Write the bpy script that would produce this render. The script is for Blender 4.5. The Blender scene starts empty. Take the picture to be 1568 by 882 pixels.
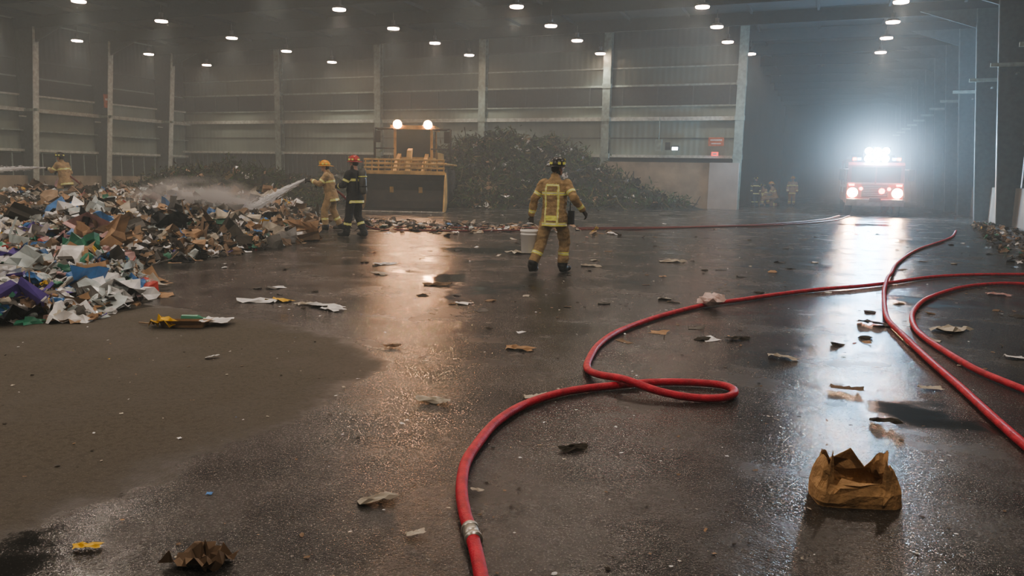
import bpy, bmesh, math, random
import numpy as np
from mathutils import Matrix, Vector, noise as mnoise
random.seed(7); rng=np.random.default_rng(7)
SC=bpy.context.scene
def link(o,parent=None):
    SC.collection.objects.link(o)
    if parent: o.parent=parent
    return o
# ------------------------------------------------------------------ materials
MATS={}
def mat(name,col,rough=.6,metal=0,var=.25,scale=6,bump=0.0,bscale=30,emit=None,estr=0,trans=0,alpha=1):
    if name in MATS: return MATS[name]
    m=bpy.data.materials.new(name); m.use_nodes=True; nt=m.node_tree; N=nt.nodes; L=nt.links
    b=N['Principled BSDF']; tc=N.new('ShaderNodeTexCoord'); nz=N.new('ShaderNodeTexNoise')
    nz.inputs['Scale'].default_value=scale; nz.inputs['Detail'].default_value=3
    L.new(tc.outputs['Object'],nz.inputs['Vector'])
    cr=N.new('ShaderNodeValToRGB'); cr.color_ramp.elements[0].position=.3; cr.color_ramp.elements[1].position=.7
    c=Vector(col[:3])
    cr.color_ramp.elements[0].color=(*(c*(1-var)),1); cr.color_ramp.elements[1].color=(*[min(1,x*(1+var)) for x in c],1)
    L.new(nz.outputs['Fac'],cr.inputs['Fac']); L.new(cr.outputs['Color'],b.inputs['Base Color'])
    b.inputs['Roughness'].default_value=rough; b.inputs['Metallic'].default_value=metal
    if bump:
        n2=N.new('ShaderNodeTexNoise'); n2.inputs['Scale'].default_value=bscale; L.new(tc.outputs['Object'],n2.inputs['Vector'])
        bp=N.new('ShaderNodeBump'); bp.inputs['Strength'].default_value=bump; bp.inputs['Distance'].default_value=.02
        L.new(n2.outputs['Fac'],bp.inputs['Height']); L.new(bp.outputs['Normal'],b.inputs['Normal'])
    if emit:
        b.inputs['Emission Color'].default_value=(*emit,1); b.inputs['Emission Strength'].default_value=estr
    if trans: b.inputs['Transmission Weight'].default_value=trans
    if alpha<1: b.inputs['Alpha'].default_value=alpha
    MATS[name]=m; return m
def floor_mat():
    m=bpy.data.materials.new('wet_asphalt'); m.use_nodes=True; nt=m.node_tree; N=nt.nodes; L=nt.links
    b=N['Principled BSDF']; geo=N.new('ShaderNodeNewGeometry'); sx=N.new('ShaderNodeSeparateXYZ'); L.new(geo.outputs['Position'],sx.inputs[0])
    def nz(s,d=3,r=.55):
        n=N.new('ShaderNodeTexNoise'); n.inputs['Scale'].default_value=s; n.inputs['Detail'].default_value=d; n.inputs['Roughness'].default_value=r
        L.new(geo.outputs['Position'],n.inputs['Vector']); return n.outputs['Fac']
    def M(op,a,b_=None,c=None,clamp=False):
        n=N.new('ShaderNodeMath'); n.operation=op; n.use_clamp=clamp
        for i,v in enumerate((a,b_,c)):
            if v is None: continue
            if isinstance(v,(int,float)): n.inputs[i].default_value=v
            else: L.new(v,n.inputs[i])
        return n.outputs[0]
    def ss(v,a,b_):
        n=N.new('ShaderNodeMapRange'); n.interpolation_type='SMOOTHSTEP'; n.inputs['From Min'].default_value=a; n.inputs['From Max'].default_value=b_
        L.new(v,n.inputs['Value']); return n.outputs['Result']
    def mixc(f,a,c):
        n=N.new('ShaderNodeMix'); n.data_type='RGBA'
        L.new(f,n.inputs[0])
        for s,v in ((6,a),(7,c)):
            if isinstance(v,tuple): n.inputs[s].default_value=(*v,1)
            else: L.new(v,n.inputs[s])
        return n.outputs[2]
    dx=M('POWER',M('ABSOLUTE',M('DIVIDE',M('ADD',sx.outputs[0],9.0),5.9)),4.0)
    dy=M('POWER',M('ABSOLUTE',M('DIVIDE',M('ADD',sx.outputs[1],-3.2),3.3)),4.0)
    mid=nz(1.1,6,.68)
    d=M('ADD',M('ADD',dx,dy),M('MULTIPLY',M('SUBTRACT',mid,.5),1.3))
    dry=ss(d,1.12,.82)
    big=nz(.25,5,.65); fine=nz(24,4,.7); grit=nz(85,2,.7)
    puddle=M('MULTIPLY',ss(big,.55,.62),M('SUBTRACT',1.0,dry))
    damp=ss(mid,.36,.66)
    c=mixc(damp,(.026,.026,.025),(.056,.053,.048))
    c=mixc(M('MULTIPLY',ss(fine,.50,.68),.5),c,(.085,.080,.072))
    c=mixc(M('MULTIPLY',ss(grit,.58,.70),.7),c,(.17,.165,.15))
    c=mixc(M('MULTIPLY',puddle,.8),c,(.018,.017,.016))
    dryc=mixc(damp,(.100,.090,.072),(.130,.118,.096))
    dryc=mixc(M('MULTIPLY',ss(grit,.55,.7),.6),dryc,(.26,.24,.21))
    dryc=mixc(M('MULTIPLY',ss(fine,.52,.40),.35),dryc,(.055,.050,.041))
    c=mixc(dry,c,dryc)
    L.new(c,b.inputs['Base Color'])
    r=M('ADD',.09,M('MULTIPLY',damp,.22)); 
    r=M('ADD',r,M('MULTIPLY',ss(grit,.55,.70),.2))
    r=M('MULTIPLY',r,M('SUBTRACT',1.0,M('MULTIPLY',puddle,.7)))
    r=M('ADD',r,M('MULTIPLY',dry,.5))
    L.new(r,b.inputs['Roughness'])
    sp=M('SUBTRACT',M('SUBTRACT',.46,M('MULTIPLY',dry,.27)),M('MULTIPLY',damp,.12)); L.new(sp,b.inputs['Specular IOR Level'])
    h=M('ADD',M('MULTIPLY',fine,.6),M('MULTIPLY',grit,.4))
    bp=N.new('ShaderNodeBump'); bp.inputs['Distance'].default_value=.008
    L.new(M('SUBTRACT',.8,M('MULTIPLY',puddle,.72)),bp.inputs['Strength'])
    L.new(h,bp.inputs['Height']); L.new(bp.outputs['Normal'],b.inputs['Normal'])
    return m
def ribbed(name,col,scale=3.2,rough=.55):
    m=mat(name,col,rough,.1,.22,.5); nt=m.node_tree; N=nt.nodes; L=nt.links; b=N['Principled BSDF']
    tc=[n for n in N if n.type=='TEX_COORD'][0]
    mp=N.new('ShaderNodeVectorMath'); mp.operation='DOT_PRODUCT'; mp.inputs[1].default_value=(1,1,0); L.new(tc.outputs['Object'],mp.inputs[0])
    w=N.new('ShaderNodeMath'); w.operation='MULTIPLY'; w.inputs[1].default_value=scale*6.283; L.new(mp.outputs['Value'],w.inputs[0])
    s=N.new('ShaderNodeMath'); s.operation='SINE'; L.new(w.outputs[0],s.inputs[0])
    bp=N.new('ShaderNodeBump'); bp.inputs['Strength'].default_value=.3; bp.inputs['Distance'].default_value=.02
    L.new(s.outputs[0],bp.inputs['Height']); L.new(bp.outputs['Normal'],b.inputs['Normal']); return m
# ------------------------------------------------------------------ mesh builder
class B:
    def __init__(s,name): s.name=name; s.v=[]; s.f=[]; s.mi=[]; s.m=[]; s.sm=[]
    def mid(s,m):
        if m not in s.m: s.m.append(m)
        return s.m.index(m)
    def add(s,vs,fs,m,smooth=False,M=None):
        o=len(s.v); i=s.mid(m)
        for v in vs:
            v=Vector(v); s.v.append(M@v if M else v)
        for f in fs: s.f.append([o+k for k in f]); s.mi.append(i); s.sm.append(smooth)
    def box(s,c,d,m,M=None,taper=1,ty=None):
        x,y,z=[k/2 for k in d]; t=taper; u=ty if ty is not None else t
        vs=[(-x,-y,-z),(x,-y,-z),(x,y,-z),(-x,y,-z),(-x*t,-y*u,z),(x*t,-y*u,z),(x*t,y*u,z),(-x*t,y*u,z)]
        vs=[Vector(v)+Vector(c) for v in vs]
        s.add(vs,[(0,3,2,1),(4,5,6,7),(0,1,5,4),(1,2,6,5),(2,3,7,6),(3,0,4,7)],m,False,M)
    def loft(s,rings,m,cap=True,smooth=True,M=None):
        n=len(rings[0]); vs=[p for r in rings for p in r]; fs=[]
        for i in range(len(rings)-1):
            for j in range(n): fs.append((i*n+j,i*n+(j+1)%n,(i+1)*n+(j+1)%n,(i+1)*n+j))
        if cap: fs.append(tuple(range(n))[::-1]); fs.append(tuple((len(rings)-1)*n+j for j in range(n)))
        s.add(vs,fs,m,smooth,M)
    def cyl(s,a,b,r0,m,r1=None,seg=12,smooth=True,cap=True,M=None):
        a=Vector(a); b=Vector(b); r1=r0 if r1 is None else r1
        d=(b-a).normalized(); u=d.orthogonal().normalized(); w=d.cross(u)
        R=[[p+(u*math.cos(t)+w*math.sin(t))*r for t in [k*2*math.pi/seg for k in range(seg)]] for p,r in ((a,r0),(b,r1))]
        s.loft(R,m,cap,smooth,M)
    def ell(s,c,r,m,seg=14,M=None,smooth=True):
        rings=[]
        for i in range(1,seg//2):
            ph=-math.pi/2+math.pi*i/(seg//2)
            rings.append([(c[0]+r[0]*math.cos(ph)*math.cos(t),c[1]+r[1]*math.cos(ph)*math.sin(t),c[2]+r[2]*math.sin(ph)) for t in [k*2*math.pi/seg for k in range(seg)]])
        s.loft(rings,m,True,smooth,M)
    def extr(s,prof,axis0,axis1,m,M=None):
        n=len(prof); vs=[(axis0,p[0],p[1]) for p in prof]+[(axis1,p[0],p[1]) for p in prof]
        fs=[tuple(range(n)),tuple(range(n,2*n))[::-1]]+[(j,n+j,n+(j+1)%n,(j+1)%n) for j in range(n)]
        s.add(vs,fs,m,False,M)
    def done(s,loc=(0,0,0),rz=0,parent=None,bevel=0,recalc=True):
        me=bpy.data.meshes.new(s.name); me.from_pydata([tuple(v) for v in s.v],[],s.f)
        for m in s.m: me.materials.append(m)
        me.polygons.foreach_set('material_index',s.mi); me.polygons.foreach_set('use_smooth',s.sm)
        if recalc:
            bm=bmesh.new(); bm.from_mesh(me); bmesh.ops.recalc_face_normals(bm,faces=bm.faces); bm.to_mesh(me); bm.free()
        me.update(); o=bpy.data.objects.new(s.name,me); o.location=loc; o.rotation_euler=(0,0,rz); link(o,parent)
        if bevel:
            b=o.modifiers.new('b','BEVEL'); b.width=bevel; b.segments=2; b.limit_method='ANGLE'
        return o
# ------------------------------------------------------------------ room
H=9.6
m_panel=ribbed('painted_metal_panel',(.25,.33,.29)); m_dark=ribbed('dark_metal_panel',(.040,.052,.054)); m_shade=ribbed('shaded_metal_panel',(.10,.14,.125))
m_col=mat('column_paint',(.30,.40,.36),.5,.2); m_cold=mat('column_dark_paint',(.070,.088,.09),.5,.2)
m_light=mat('girt_light_paint',(.55,.62,.56),.5); m_conc=mat('stained_concrete',(.33,.28,.19),.85,0,.45,.9,.4,8); m_conc2=mat('clean_concrete',(.42,.41,.37),.85,0,.2,.9,.3,8)
m_roof=mat('roof_deck_dark',(.022,.026,.028),.8); m_blk=mat('louver_black',(.025,.03,.03),.6); m_glass=mat('dirty_glazing',(.030,.040,.038),.35)
b=B('floor'); b.add([(-46,-8,0),(7,-8,0),(7,90,0),(-46,90,0)],[(0,1,2,3)],floor_mat()); b.done(recalc=False)
b=B('ceiling'); b.box((-19.5,41,H+.1),(53,98,.2),m_roof)
for y in np.arange(1.8,88,4.8): b.box((-19,y,H-.35),(52,.16,.6),m_roof); 
for x in np.arange(-40,6,3.0): b.box((x,41,H-.08),(.1,98,.16),m_roof)
b.done()
b=B('wall_back'); y=42.6; x0,x1=-42.2,-4.35; w=x1-x0; cx=(x0+x1)/2
b.box((cx,y+.25,H/2),(w,.2,H),m_panel)
b.box((cx,y+.13,8.05),(w,.06,3.1),m_shade)  # upper wall sheet, its dimmer light put into a darker colour
b.box((cx,y+.10,9.1),(w,.07,1.1),m_dark)  # top strip darker still, shade under the roof put into the colour
b.box((cx,y+.10,5.95),(w,.08,1.0),m_glass)
for x in np.arange(x0+1,x1,1.9): b.box((x,y+.05,5.95),(.06,.05,1.0),m_cold)
for z,h,mm,pr in ((4.72,.2,m_light,.3),(2.72,.14,m_light,.3),(5.4,.08,m_col,.15),(6.5,.1,m_col,.15),(7.45,.07,m_col,.12),(8.5,.09,m_cold,.12),(3.7,.04,m_cold,.06)):
    b.box((cx,y+.15-pr/2,z),(w,pr,h),mm)
b.box((cx,y+.1,2.4),(w,.1,.5),m_glass)
for x in np.arange(x0+.5,-11.5,.38): b.box((x,y+.02,1.8),(.05,.06,1.6),m_cold)
b.box(((x0-11.5)/2,y+.08,1.8),(-11.5-x0,.08,1.6),m_blk)
b.box((-8.7,y-.15,1.2),(5.7,.7,2.4),m_conc); b.box((-5.1,y-.2,1.2),(1.5,.8,2.42),m_conc2)
b.box((-27,y+.0,.5),(30.5,.4,1.0),m_conc)
b.done()
b=B('back_wall_columns')
for x in (-33.85,-26.25,-19.15,-11.65,-4.5):
    b.box((x,y-.3,H/2),(.42,.05,H),m_col); b.box((x,y+.05,H/2),(.42,.05,H),m_col); b.box((x,y-.12,H/2),(.06,.35,H),m_cold)
    for z in (2.72,4.72,6.5): b.box((x,y-.2,z),(.5,.3,.24),m_col)
b.done()
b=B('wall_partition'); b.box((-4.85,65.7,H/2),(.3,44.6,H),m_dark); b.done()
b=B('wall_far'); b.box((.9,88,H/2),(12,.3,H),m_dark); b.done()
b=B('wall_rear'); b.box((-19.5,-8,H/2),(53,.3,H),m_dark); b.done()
b=B('wall_left'); X=-42.2; 
b.box((X-.1,17.4,H/2),(.2,50.6,H),m_panel)
b.box((X+.03,17.4,8.0),(.06,50.6,3.0),m_dark); b.box((X+.05,17.4,5.95),(.08,50.6,.9),m_glass)  # upper dark panel has the wall's shade put into its colour
for z,h,mm,pr in ((4.62,.2,m_light,.6),(2.4,.14,m_light,.3),(5.45,.1,m_light,.2),(7.4,.09,m_cold,.15),(3.5,.08,m_col,.3)): b.box((X+pr/2,17.4,z),(pr,50.6,h),mm)
b.box((X+.05,17.4,1.6),(.08,50.6,1.3),m_blk)
for yy in np.arange(-7,42.5,.9): b.box((X+.12,yy,1.6),(.06,.06,1.4),m_col)
b.box((X+.2,17.4,.5),(.4,50.6,1.0),m_conc)
b.done()
m_rc=mat('grimy_barrier_concrete',(.20,.18,.14),.85,0,.4,.9,.4,8)
b=B('wall_right'); X=6.75
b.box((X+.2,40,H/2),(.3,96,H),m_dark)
b.box((X+.0,40,.72),(.3,96,1.44),m_rc)
for z in (3.1,6.1,8.2): b.box((X+.0,40,z),(.16,96,.12),m_cold)
for yy in np.arange(-6,87,.0+1.6): b.box((X-.02,yy,4.9),(.05,.05,6.6),m_cold)
b.done()
def frame_col(name,X,sgn,ys,d0,d1,webm,flm,stub,fw=.17):
    b=B(name)
    for yy in ys:
        prof=[(X,0),(X+sgn*d0,0),(X+sgn*d1,H-.6),(X,H-.6)]
        vs=[(p[0],yy+o,p[1]) for o in (-.05,.05) for p in prof]
        b.add(vs,[(0,1,2,3),(7,6,5,4),(0,4,5,1),(1,5,6,2),(2,6,7,3),(3,7,4,0)],webm)
        a=Vector((X+sgn*d0,yy,0)); c=Vector((X+sgn*d1,yy,H-.6))
        vs=[a+Vector((0,-fw,0)),a+Vector((0,fw,0)),c+Vector((0,fw,0)),c+Vector((0,-fw,0))]
        vs+= [v+Vector((sgn*.04,0,0)) for v in vs]
        b.add(vs,[(0,1,2,3),(7,6,5,4),(0,4,5,1),(1,5,6,2),(2,6,7,3),(3,7,4,0)],flm)
        b.add([(X+sgn*d1,yy-.05,H-1.4),(X+sgn*(d1+2.2),yy-.05,H-.6),(X+sgn*d1,yy-.05,H-.6),(X+sgn*d1,yy+.05,H-1.4),(X+sgn*(d1+2.2),yy+.05,H-.6),(X+sgn*d1,yy+.05,H-.6)],[(0,1,2),(5,4,3),(0,3,4,1)],webm)
        for z in stub:
            k=d0+(d1-d0)*z/(H-.6)
            b.box((X+sgn*(k/2+.15),yy-.1,z),(k+.3,.1,.14),m_col)
            b.box((X+sgn*(k/2),yy-.3,z-.35),(.06,.4,.06),flm)
    return b.done()
frame_col('frame_columns_left',-42.2,1,np.arange(1.8,42,4.8),.9,1.7,m_cold,m_light,(4.6,))
m_fr=mat('right_column_flange',(.15,.18,.175),.5,.2)
frame_col('frame_columns_right',6.75,-1,np.arange(1.0,86,4.8),.65,1.35,m_cold,m_fr,(6.0,),.10)
m_or=mat('orange_sign',(.50,.14,.05),.5); m_wh=mat('white_plate',(.7,.7,.68),.5)
b=B('notice_sign'); b.box((0,0,0),(.8,.04,.45),m_or,); b.box((0,-.025,.08),(.6,.01,.07),m_wh); b.box((0,-.025,-.1),(.5,.01,.05),m_wh); b.done((-5.6,42.2,3.5))
b=B('exit_sign'); b.box((0,0,0),(.34,.08,.2),mat('exit_red',(.9,.05,.05),.4,emit=(1,.08,.06),estr=2)); b.box((0,-.045,0),(.2,.01,.08),m_wh); b.done((-5.62,42.1,2.86))
b=B('electrical_panel'); b.box((0,0,0),(.35,.2,.6),m_col); b.box((.5,0,-.05),(.25,.16,.4),m_cold); b.cyl((0,0,.3),(0,0,1.5),.03,m_col); b.done((-8.6,42.1,3.3))
b=B('wall_pack_light'); b.box((0,0,0),(.4,.2,.25),m_cold); b.box((0,-.11,-.03),(.3,.03,.16),mat('wall_pack_lens',(1,1,1),.3,emit=(.85,.95,1),estr=14)); o=b.done((-7.7,42.1,3.15))
b=B('column_sign'); b.box((0,0,0),(.06,.5,.8),m_or); b.box((.035,0,.1),(.01,.35,.12),m_wh); b.done((-40.9,35.3,5.5))
# ------------------------------------------------------------------ lamps
m_house=mat('lamp_housing',(.2,.2,.2),.4,.6); m_lens=mat('lamp_lens',(1,.9,.8),.3,emit=(1,.66,.48),estr=55)
lamps=[(2.0,y) for y in (0.5,8.5,16.5,24.6,28.7,32.8,36.7,40.6,44.9)]+[(-5,y) for y in (-3.5,5,13,21,27.4,31.6,35.8,39.8)]+[(-4.3,43.8)]\
 +[(-11.9,y) for y in (1,9.5,17.5,25.4,29.5,33.6,37.5,41.7)]+[(-19.1,y) for y in (0,8,15.8,23.7,27.9,32.2,36.3,40.4)]\
 +[(-28.5,y) for y in (7.5,15.5,23.5,27.7,32.2,36.5,40.8)]+[(-37.4,y) for y in (11,19,26,30.6,35.3,39.9)]
for i,(x,y) in enumerate(lamps):
    b=B('high_bay_lamp'); b.cyl((0,0,0),(0,0,.12),.30,m_house,.2,16); b.cyl((0,0,.12),(0,0,.35),.09,m_house); b.cyl((0,0,.35),(0,0,H-8.9),.015,m_house,seg=6)
    b.cyl((0,0,-.05),(0,0,0),.26,m_lens,.27,16); o=b.done((x,y,8.15))
    l=bpy.data.lights.new('lamp_beam','SPOT'); l.energy=370 if y>22 else 450; l.color=(1,.91,.79); l.spot_size=math.radians(156 if y<22 else 108); l.spot_blend=.35 if y<22 else .6; l.shadow_soft_size=.2
    lo=bpy.data.objects.new('lamp_beam',l); link(lo,o); lo.location=(0,0,-.12)
# ------------------------------------------------------------------ haze
m=bpy.data.materials.new('smoke_haze'); m.use_nodes=True; nt=m.node_tree; nt.nodes.clear()
vo=nt.nodes.new('ShaderNodeVolumeScatter'); vo.inputs['Density'].default_value=.0095; vo.inputs['Anisotropy'].default_value=.15; vo.inputs['Color'].default_value=(.78,.92,.95,1)
ou=nt.nodes.new('ShaderNodeOutputMaterial'); nt.links.new(vo.outputs[0],ou.inputs['Volume'])
b=B('smoke_haze'); b.box((-17.8,40,4.79),(48.6,95.6,9.55),m); b.done()
# ------------------------------------------------------------------ litter templates
def T_sheet(n=4,c=.25,asp=1.0):
    g=np.linspace(-.5,.5,n); xx,yy=np.meshgrid(g,g*asp); zz=rng.normal(0,c*.5,xx.shape)
    v=np.stack([xx+rng.normal(0,.05,xx.shape),yy+rng.normal(0,.05*asp,xx.shape),zz],-1).reshape(-1,3)
    return v,[(i*n+j,i*n+j+1,(i+1)*n+j+1,(i+1)*n+j) for i in range(n-1) for j in range(n-1)]
def T_bag():
    bm=bmesh.new(); bmesh.ops.create_icosphere(bm,subdivisions=2,radius=.5)
    v=np.array([q.co[:] for q in bm.verts]); f=[tuple(q.index for q in p.verts) for p in bm.faces]; bm.free()
    v=v*rng.uniform(.62,1.2,(len(v),1)); v[:,2]*=.6; return v,f
def T_box():
    a,h=.5,.35; v=[(-a,-.35,0),(a,-.35,0),(a,.35,0),(-a,.35,0),(-a,-.35,h),(a,-.35,h),(a,.35,h),(-a,.35,h),(-a,-.6,h+.12),(a,-.6,h+.1),(a+.2,-.35,h+.05),(a+.2,.35,h+.15)]
    return np.array(v)+rng.normal(0,.03,(12,3)),[(0,1,2,3),(0,1,5,4),(1,2,6,5),(2,3,7,6),(3,0,4,7),(4,5,9,8),(5,10,11,6)]
def T_bottle():
    v=[];f=[];n=8
    for z,r in ((-.5,.12),(-.48,.16),(.15,.16),(.32,.06),(.45,.06)):
        for k in range(n): t=k*2*math.pi/n; v.append((r*math.cos(t),r*math.sin(t),z))
    for i in range(4):
        for j in range(n): f.append((i*n+j,i*n+(j+1)%n,(i+1)*n+(j+1)%n,(i+1)*n+j))
    f.append(tuple(range(n))); f.append(tuple(range(4*n,5*n))); v=np.array(v); return v[:,[2,0,1]],f
def T_stick():
    v=[];f=[]
    p=np.cumsum(np.concatenate([[[-.5,0,0]],np.stack([np.full(4,.25),rng.normal(0,.07,4),rng.normal(0,.07,4)],-1)]),0)
    for q in p:
        for k in range(3): t=k*2.094; v.append((q[0],q[1]+.025*math.cos(t),q[2]+.025*math.sin(t)))
    for i in range(4):
        for j in range(3): f.append((i*3+j,i*3+(j+1)%3,(i+1)*3+(j+1)%3,(i+1)*3+j))
    return np.array(v),f
def T_leaf():
    v=[];f=[]
    for k in range(9):
        c=rng.normal(0,.28,3); d=rng.normal(0,1,3); d/=np.linalg.norm(d); e=np.cross(d,rng.normal(0,1,3)); e/=np.linalg.norm(e)
        o=len(v); v+=[c-d*.26,c+e*.06,c+d*.26,c-e*.06]; f.append((o,o+1,o+2,o+3))
    return np.array(v),f
TS=[T_sheet(4,.3) for _ in range(4)]+[T_sheet(3,.2,.5) for _ in range(2)]
TC=[T_sheet(7,.22) for _ in range(4)]
TB=[T_bag() for _ in range(5)]; TX=[T_box() for _ in range(3)]; TO=[T_bottle()]; TK=[T_stick() for _ in range(4)]; TL=[T_leaf() for _ in range(5)]
def rotm(a,b_,c):
    return np.array(Matrix.Rotation(c,3,'Z')@Matrix.Rotation(b_,3,'Y')@Matrix.Rotation(a,3,'X'))
def scatter(name,items,mats,base=None):
    V=[];F=[];MI=[];o=0
    if base: V.append(np.array(base[0],float)); F+=base[1]; MI+=[base[2]]*len(base[1]); o=len(base[0])
    for (tv,tf),p,s,r,mi in items:
        V.append((tv*np.array(s))@rotm(*r).T+np.array(p)); F+=[tuple(k+o for k in q) for q in tf]; MI+=[mi]*len(tf); o+=len(tv)
    V=np.concatenate(V); V[:,2]=np.maximum(V[:,2],.003)
    me=bpy.data.meshes.new(name); me.from_pydata(V.tolist(),[],F)
    for m in mats: me.materials.append(m)
    me.polygons.foreach_set('material_index',MI); me.update()
    return link(bpy.data.objects.new(name,me))
cols={'white_plastic':(.78,.78,.77,.35),'cream_paper':(.50,.46,.38,.7),'cardboard':(.40,.26,.15,.8),'brown_paper':(.20,.14,.09,.85),'black_bag':(.012,.012,.014,.25),
 'grey_rag':(.13,.125,.115,.9),'blue_plastic':(.06,.20,.48,.4),'red_plastic':(.40,.05,.04,.4),'green_plastic':(.05,.24,.15,.4),'yellow_plastic':(.75,.48,.05,.5),
 'dirty_pink':(.48,.30,.29,.6),'dark_soil':(.042,.036,.026,.95),'clear_film':(.55,.62,.62,.2),'tan_wood':(.36,.26,.17,.8),'purple_box':(.12,.07,.36,.5)}
LM=[mat('litter_'+k,v[:3],v[3],0,.3,5) for k,v in cols.items()]; LN=list(cols)
def pick(w): 
    ks=list(w); p=np.array([w[k] for k in ks],float); return LN.index(ks[rng.choice(len(ks),p=p/p.sum())])
def grid_base(fn,xs,ys):
    vs=[(x,y,fn(x,y)) for y in ys for x in xs]; n=len(xs)
    fs=[(j*n+i,j*n+i+1,(j+1)*n+i+1,(j+1)*n+i) for j in range(len(ys)-1) for i in range(n-1) if max(vs[j*n+i][2],vs[j*n+i+1][2],vs[(j+1)*n+i+1][2],vs[(j+1)*n+i][2])>.01]
    return vs,fs
EY=[4.3,5.1,5.5,6.4,7.6,9.0,10,12.3,14.5,16,17.5,19,21.5,24]; EX=[-8.6,-7.5,-7.0,-7.2,-8.2,-10.2,-10.0,-10.3,-10.9,-12.3,-13.3,-13.8,-16,-20]
def h_g(x,y):
    e=np.interp(y,EY,EX); d=e-x
    if y<4.3 or y>24 : return 0
    d=min(d,(y-4.1)*1.2,(24-y)*1.0,(x+31)*.7)
    if d<=0: return 0
    n=mnoise.noise(Vector((x*.6,y*.6,0)))*.6+mnoise.noise(Vector((x*1.9,y*1.9,3)))*.3
    top=np.interp(y,[4,8,12,16,24],[.38,.48,.54,.62,.68])
    return max(0,top*(1-math.exp(-d/1.2))*(1+n*.6))
base=grid_base(h_g,np.arange(-31,-6.5,.25),np.arange(4,24.3,.25))
W1={'white_plastic':30,'cream_paper':13,'cardboard':14,'brown_paper':8,'black_bag':7,'grey_rag':7,'blue_plastic':9,'red_plastic':2.2,'green_plastic':6,'yellow_plastic':1.5,'dirty_pink':7,'clear_film':24,'purple_box':5}
W2={'white_plastic':9,'cream_paper':16,'cardboard':14,'brown_paper':20,'black_bag':15,'grey_rag':22,'blue_plastic':2,'red_plastic':.9,'green_plastic':1.2,'yellow_plastic':.7,'dark_soil':20,'clear_film':7,'tan_wood':11,'dirty_pink':2}
items=[]
for _ in range(14000):
    y=4.2+19*rng.random()**1.35; e=np.interp(y,EY,EX); x=e-rng.exponential(4.5)+.15
    h=h_g(x,y)
    if h<=0.0 and rng.random()>.25: continue
    near=y<9.0
    w=W1 if (near and rng.random()<.88) or rng.random()<.13 else W2
    t=rng.random(); s=rng.uniform(.06,.24)*(0.75 if near else 1.1)
    if rng.random()<.10: s*=2.2
    if t<.22: T=TC[rng.integers(4)]; sc=(s*1.5,s*1.5,s*1.5)
    elif t<.44: T=TS[rng.integers(len(TS))]; sc=(s*1.2,s*1.2,s)
    elif t<.76: T=TB[rng.integers(len(TB))]; k_=1.25 if near else 1; sc=(s*k_,s*k_*rng.uniform(.6,1.2),s*k_)
    elif t<.82: T=TX[rng.integers(len(TX))]; sc=(s*1.2,s,s)
    elif t<.90: T=TO[0]; sc=(s*1.2,s,s)
    else: T=TK[rng.integers(len(TK))]; sc=(s*2.5,s*2,s*2)
    items.append((T,(x,y,h+rng.uniform(-.03,.08)*(1 if h>0 else .2)),sc,(rng.normal(0,.6),rng.normal(0,.6),rng.uniform(0,6.3)),pick(w)))
scatter('garbage_pile',items,LM,(*base,LN.index('dark_soil')))
def h_y(x,y):
    g=lambda cx,cy,sx,sy,h: h*math.exp(-((x-cx)/sx)**2-((y-cy)/sy)**2)
    h=g(-16.4,37.3,3.9,3.2,3.0)+g(-12.4,38.8,3.1,2.3,2.0)+g(-23,38.2,5,3.0,1.7)+g(-30,33,5,4,1.5)+g(-26.5,29,4,3,1.2)+g(-8.6,40.0,2.8,1.0,.65)
    h+=(mnoise.noise(Vector((x*.8,y*.8,9)))*.55+mnoise.noise(Vector((x*2,y*2,1)))*.28)*min(1,h)
    return h-.22 if h>.22 else 0
base=grid_base(h_y,np.arange(-38,-5.5,.3),np.arange(23,41.4,.3))
YM=[mat('yard_'+k,v,.95,0,.4,4) for k,v in {'dark_humus':(.014,.014,.005),'leaf_green':(.032,.072,.010),'leaf_olive':(.065,.072,.014),'bark':(.05,.034,.016),'dry_straw':(.18,.14,.06)}.items()]+[LM[0],LM[2],LM[4],LM[12]]
items=[]
for _ in range(19000):
    x=rng.uniform(-37,-6.5) if rng.random()<.45 else rng.normal(-15.5,4); y=rng.uniform(24,41.2); 
    if x<-37 or x>-6: continue
    h=h_y(x,y)
    if h<=0: continue
    t=rng.random(); s=rng.uniform(.25,.85)
    if t<.66: T=TL[rng.integers(len(TL))]; sc=(s,s,s*.8); mi=rng.choice([0,1,1,2,3,4],p=[.24,.26,.18,.17,.11,.04])
    elif t<.87: T=TK[rng.integers(len(TK))]; sc=(s*1.8,s*1.4,s*1.4); mi=rng.choice([3,4,0],p=[.5,.2,.3])
    else: T=TS[rng.integers(len(TS))]; sc=(s*.6,s*.6,s*.5); mi=rng.choice([0,5,6,7,8,4],p=[.38,.14,.18,.20,.02,.08])
    items.append((T,(x,y,h+rng.uniform(-.05,.18)),sc,(rng.normal(0,.6),rng.normal(0,.6),rng.uniform(0,6.3)),int(mi)))
scatter('yard_waste_pile',items,YM,(*base,0))
items=[]
for _ in range(620):
    y=rng.uniform(17.5,34); x=rng.uniform(3.5+max(0,(y-19)*.11),5.8); s=rng.uniform(.04,.16)
    T=[TS,TB,TK][rng.integers(3)]; T=T[rng.integers(len(T))]
    items.append((T,(x,y,.03+rng.random()*.06*(x-3)),(s*1.2,s,s),(rng.normal(0,.5),rng.normal(0,.5),rng.uniform(0,6.3)),pick({'dark_soil':36,'brown_paper':14,'grey_rag':14,'cardboard':7,'cream_paper':4,'green_plastic':4,'yellow_plastic':3,'white_plastic':4})))
base=grid_base(lambda x,y: max(0,.25*min((x-4.2-max(0,(y-20)*.1))*.5,(6.1-x)*2,1,(y-18)*.6,(34-y)*.5)*(1+.5*mnoise.noise(Vector((x*1.5,y*1.5,5))))),np.arange(3.5,6.0,.2),np.arange(17.5,34.5,.25))
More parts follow.
